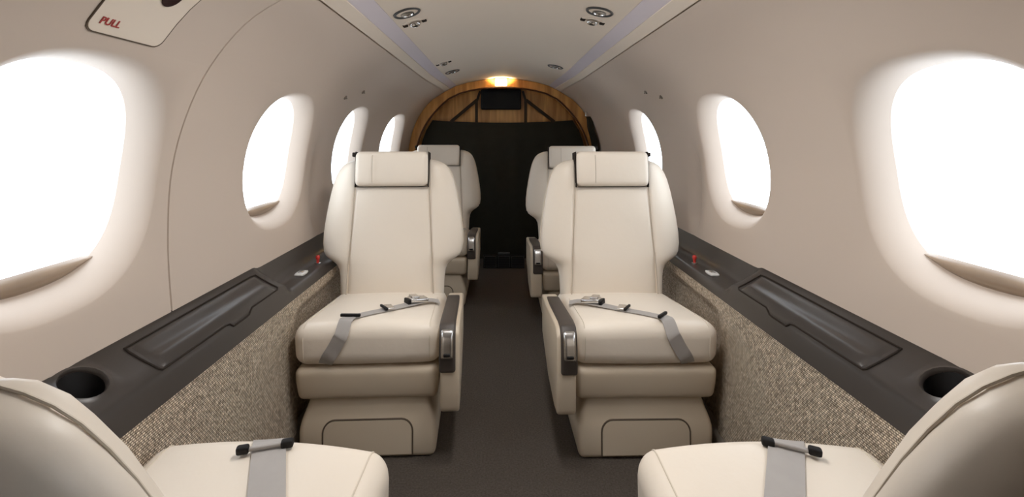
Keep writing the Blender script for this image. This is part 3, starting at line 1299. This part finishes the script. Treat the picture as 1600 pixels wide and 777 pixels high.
# ------------------------------------------------------------------ ceiling lights and vents
def ceil_frame(x, y):
    z = ceil_z(x)
    dx = .01
    tz = (ceil_z(x + dx) - ceil_z(x - dx)) / (2 * dx)
    nn = Vector((tz, 0, -1)).normalized()
    return frame_at(Vector((x * taper(y), y, z)), (1, 0, 0), nn)


def reading_light(x, y, label, r=.043):
    mt = ceil_frame(x, y)
    o = root('reading_light', label, 'reading light', mt.translation, group='ceiling reading lights')
    lo = Matrix.Translation(-mt.translation) @ mt
    ring_ = lathe([(r * .80, .001), (r * .84, .005), (r * .93, .006), (r, .003), (r * 1.01, -.002)], 28)
    obj('bezel', *xf(ring_, lambda q: lo @ q), 'grille', o)
    lens = lathe([(r * .81, .0015), (r * .6, .0035), (r * .3, .0045), (.0005, .005)], 28)
    obj('lens', *xf(lens, lambda q: lo @ q), 'ceil', o)
    inn = lathe([(r * .5, .003), (r * .5, .008), (r * .40, .009), (r * .36, .006), (.0005, .0065)], 24)
    obj('inner_ring', *xf(inn, lambda q: lo @ q), 'chrome', o)


def air_vent(x, y, label, r=.042):
    mt = ceil_frame(x, y)
    o = root('air_vent', label, 'air vent', mt.translation, group='ceiling air vents')
    lo = Matrix.Translation(-mt.translation) @ mt
    obj('vent_plate', *xf(lathe([(r * .5, .002), (r * .9, .003), (r, -.002)], 28), lambda q: lo @ q), 'ceil', o)
    for sx in (-1, 1):
        v = rounded(r * .20, r * .22, .004, .003, lambda q: lo @ (q + Vector((sx * r * .78, 0, .003))), 2, 2)
        obj('vent_grip', *v, 'gap', o)
    obj('vent_ball', *xf(lathe([(r * .42, .001), (r * .44, .008), (r * .36, .013), (r * .22, .015), (r * .2, .010), (.0005, .010)], 22), lambda q: lo @ q), 'chrome', o)
    obj('vent_core', *xf(lathe([(r * .19, .0104), (r * .15, .0145), (.0005, .0145)], 16), lambda q: lo @ q), 'gap', o)


reading_light(-.310, 1.462, 'oval reading light on the ceiling, nearest on the left side')
air_vent(-.309, 1.59, 'round air vent just beyond the nearest left ceiling reading light')
reading_light(.287, 1.47, 'oval reading light on the ceiling, nearest on the right side')
air_vent(.288, 1.587, 'round air vent just beyond the nearest right ceiling reading light')
air_vent(-.314, 2.46, 'small air vent on the far left of the ceiling')
reading_light(-.306, 2.81, 'reading light on the far left of the ceiling by the wood arch', .045)
reading_light(.289, 2.64, 'reading light on the far right of the ceiling by the wood arch', .045)


def fill_lamp(x, y, label):  # unseen lamp added to brighten the cabin, its fixture invented with it
    mt = ceil_frame(x, y)
    o = root('fill_lamp', label, 'lamp', mt.translation, group='added ceiling fill lamps')
    lo = Matrix.Translation(-mt.translation) @ mt
    obj('bezel', *xf(lathe([(.075, .001), (.080, .008), (.092, .008), (.098, -.001)], 30), lambda q: lo @ q), 'chrome', o)
    obj('diffuser', *xf(lathe([(.076, .002), (.05, .004), (.0005, .005)], 30), lambda q: lo @ q), 'fill_white', o)
    ld = bpy.data.lights.new('fill_light', 'AREA')
    ld.shape = 'DISK'
    ld.size = .15
    ld.energy = FILL_ENERGY
    ld.color = (1.0, .975, .95)
    lo_ = bpy.data.objects.new('fill_light', ld)
    lo_.location = lo @ Vector((0, 0, .010))
    lo_.rotation_euler = (lo.to_3x3() @ Matrix.Rotation(PI, 3, 'X')).to_euler()
    lo_.parent = o
    COL.objects.link(lo_)


fill_lamp(.03, .84, 'added round ceiling fill lamp, the one nearer the foreground seats')
fill_lamp(.03, 1.12, 'added round ceiling fill lamp, the one nearer the seats facing the camera')


# ------------------------------------------------------------------ small wall fittings
def wall_frame(side, y, z):
    s = s_at(z)
    p = W(side, y, s)
    x, _, nx, nz = prof(s)
    nn = Vector((-side * nx, 0, -nz))
    return frame_at(p, (0, 1, 0), nn), s


def coat_hook(side, y, z, label):
    mt, _ = wall_frame(side, y, z)
    o = root('coat_hook', label, 'hook', mt.translation, group='pegs above the windows')
    lo = Matrix.Translation(-mt.translation) @ mt
    obj('hook_plate', *xf(lathe([(.009, 0), (.009, .003), (.006, .005), (.0004, .0055)], 16), lambda q: lo @ q), 'curb', o)
    obj('hook_peg', *xf(lathe([(.003, .004), (.003, .012), (.005, .014), (.004, .017), (.0004, .018)], 12), lambda q: lo @ (q * .6)), 'curb', o)


coat_hook(-1, 1.92, 1.075, 'small grey peg on the left wall, lower of the pair above the windows')
coat_hook(-1, 2.08, 1.112, 'small grey peg on the left wall, upper of the pair above the windows')
coat_hook(1, 2.09, 1.112, 'small grey peg on the right wall, upper of the pair above the windows')
coat_hook(1, 1.96, 1.080, 'small grey peg on the right wall, lower of the pair above the windows')

# emergency exit handle cover, upper left
ya, yb = .705, .862
sa_, sb_ = s_at(1.080), s_at(1.205)
hp = root('exit_handle_cover', 'beige cover plate with red lettering and dark finger hole, high on the left wall', 'cover plate', W(-1, (ya + yb) / 2, (sa_ + sb_) / 2))
inv = -hp.location
rc = .016
path = []
for cxx, cyy, a0 in ((ya + rc, sa_ + rc, PI), (yb - rc, sa_ + rc, 1.5 * PI), (yb - rc, sb_ - rc, 0), (ya + rc, sb_ - rc, .5 * PI)):
    for k in range(6):
        a = a0 + PI / 2 * k / 5
        path.append((cxx + rc * math.cos(a), cyy + rc * math.sin(a)))
dense = []
for (a, b), (c, d) in zip(path, path[1:] + path[:1]):
    for q in range(4):
        dense.append((a + (c - a) * q / 4, b + (d - b) * q / 4))
cm = ((ya + yb) / 2, (sa_ + sb_) / 2)
V, Fc = [], []
fr = [(1.0, .001), (.985, -.002), (.8, -.0025), (.6, -.0025), (.4, -.0025), (.2, -.0025)]
for f, d in fr:
    V += [W(-1, cm[0] + (a - cm[0]) * f, cm[1] + (b - cm[1]) * f, d) + inv for a, b in dense]
V.append(W(-1, cm[0], cm[1], -.0025) + inv)
nd = len(dense)
for i in range(len(fr) - 1):
    for k in range(nd):
        k2 = (k + 1) % nd
        Fc.append((i * nd + k, i * nd + k2, (i + 1) * nd + k2, (i + 1) * nd + k))
for k in range(nd):
    Fc.append(((len(fr) - 1) * nd + k, (len(fr) - 1) * nd + (k + 1) % nd, len(V) - 1))
pl = obj('plate', V, Fc, 'ceil', hp)
obj('plate_gap', *tube_data([W(-1, a, b, -.0006) + inv for a, b in dense], .0017, 6, True), 'groove', pl)
mt, s_h = wall_frame(-1, .806, 1.158)
lo = Matrix.Translation(inv) @ mt
obj('finger_hole', *xf(lathe([(.019, .002), (.019, .0045), (.0165, .0048), (.013, .0035), (.0004, .003)], 26), lambda q: lo @ Vector((q.x * .95, q.y * 1.15, q.z))), 'darkred', hp)
fc = bpy.data.curves.new('lettering', 'FONT')
fc.body = 'PULL'
fc.size = .0172
fc.align_x = 'CENTER'
fc.align_y = 'CENTER'
fc.extrude = .0004
fc.offset = .0003
fc.materials.append(M['redtext'])
tmp = bpy.data.objects.new('lettering_curve', fc)
me_t = bpy.data.meshes.new_from_object(tmp)
bpy.data.objects.remove(tmp)
fo_ = bpy.data.objects.new('lettering', me_t)
COL.objects.link(fo_)
fo_.parent = hp
mt, _ = wall_frame(-1, .739, 1.098)
tx = Vector((0, 1, 0))
zz = mt.to_3x3().col[2]
fm = frame_at(mt.translation + inv + zz * .0032, tx, zz)
fo_.matrix_local = fm
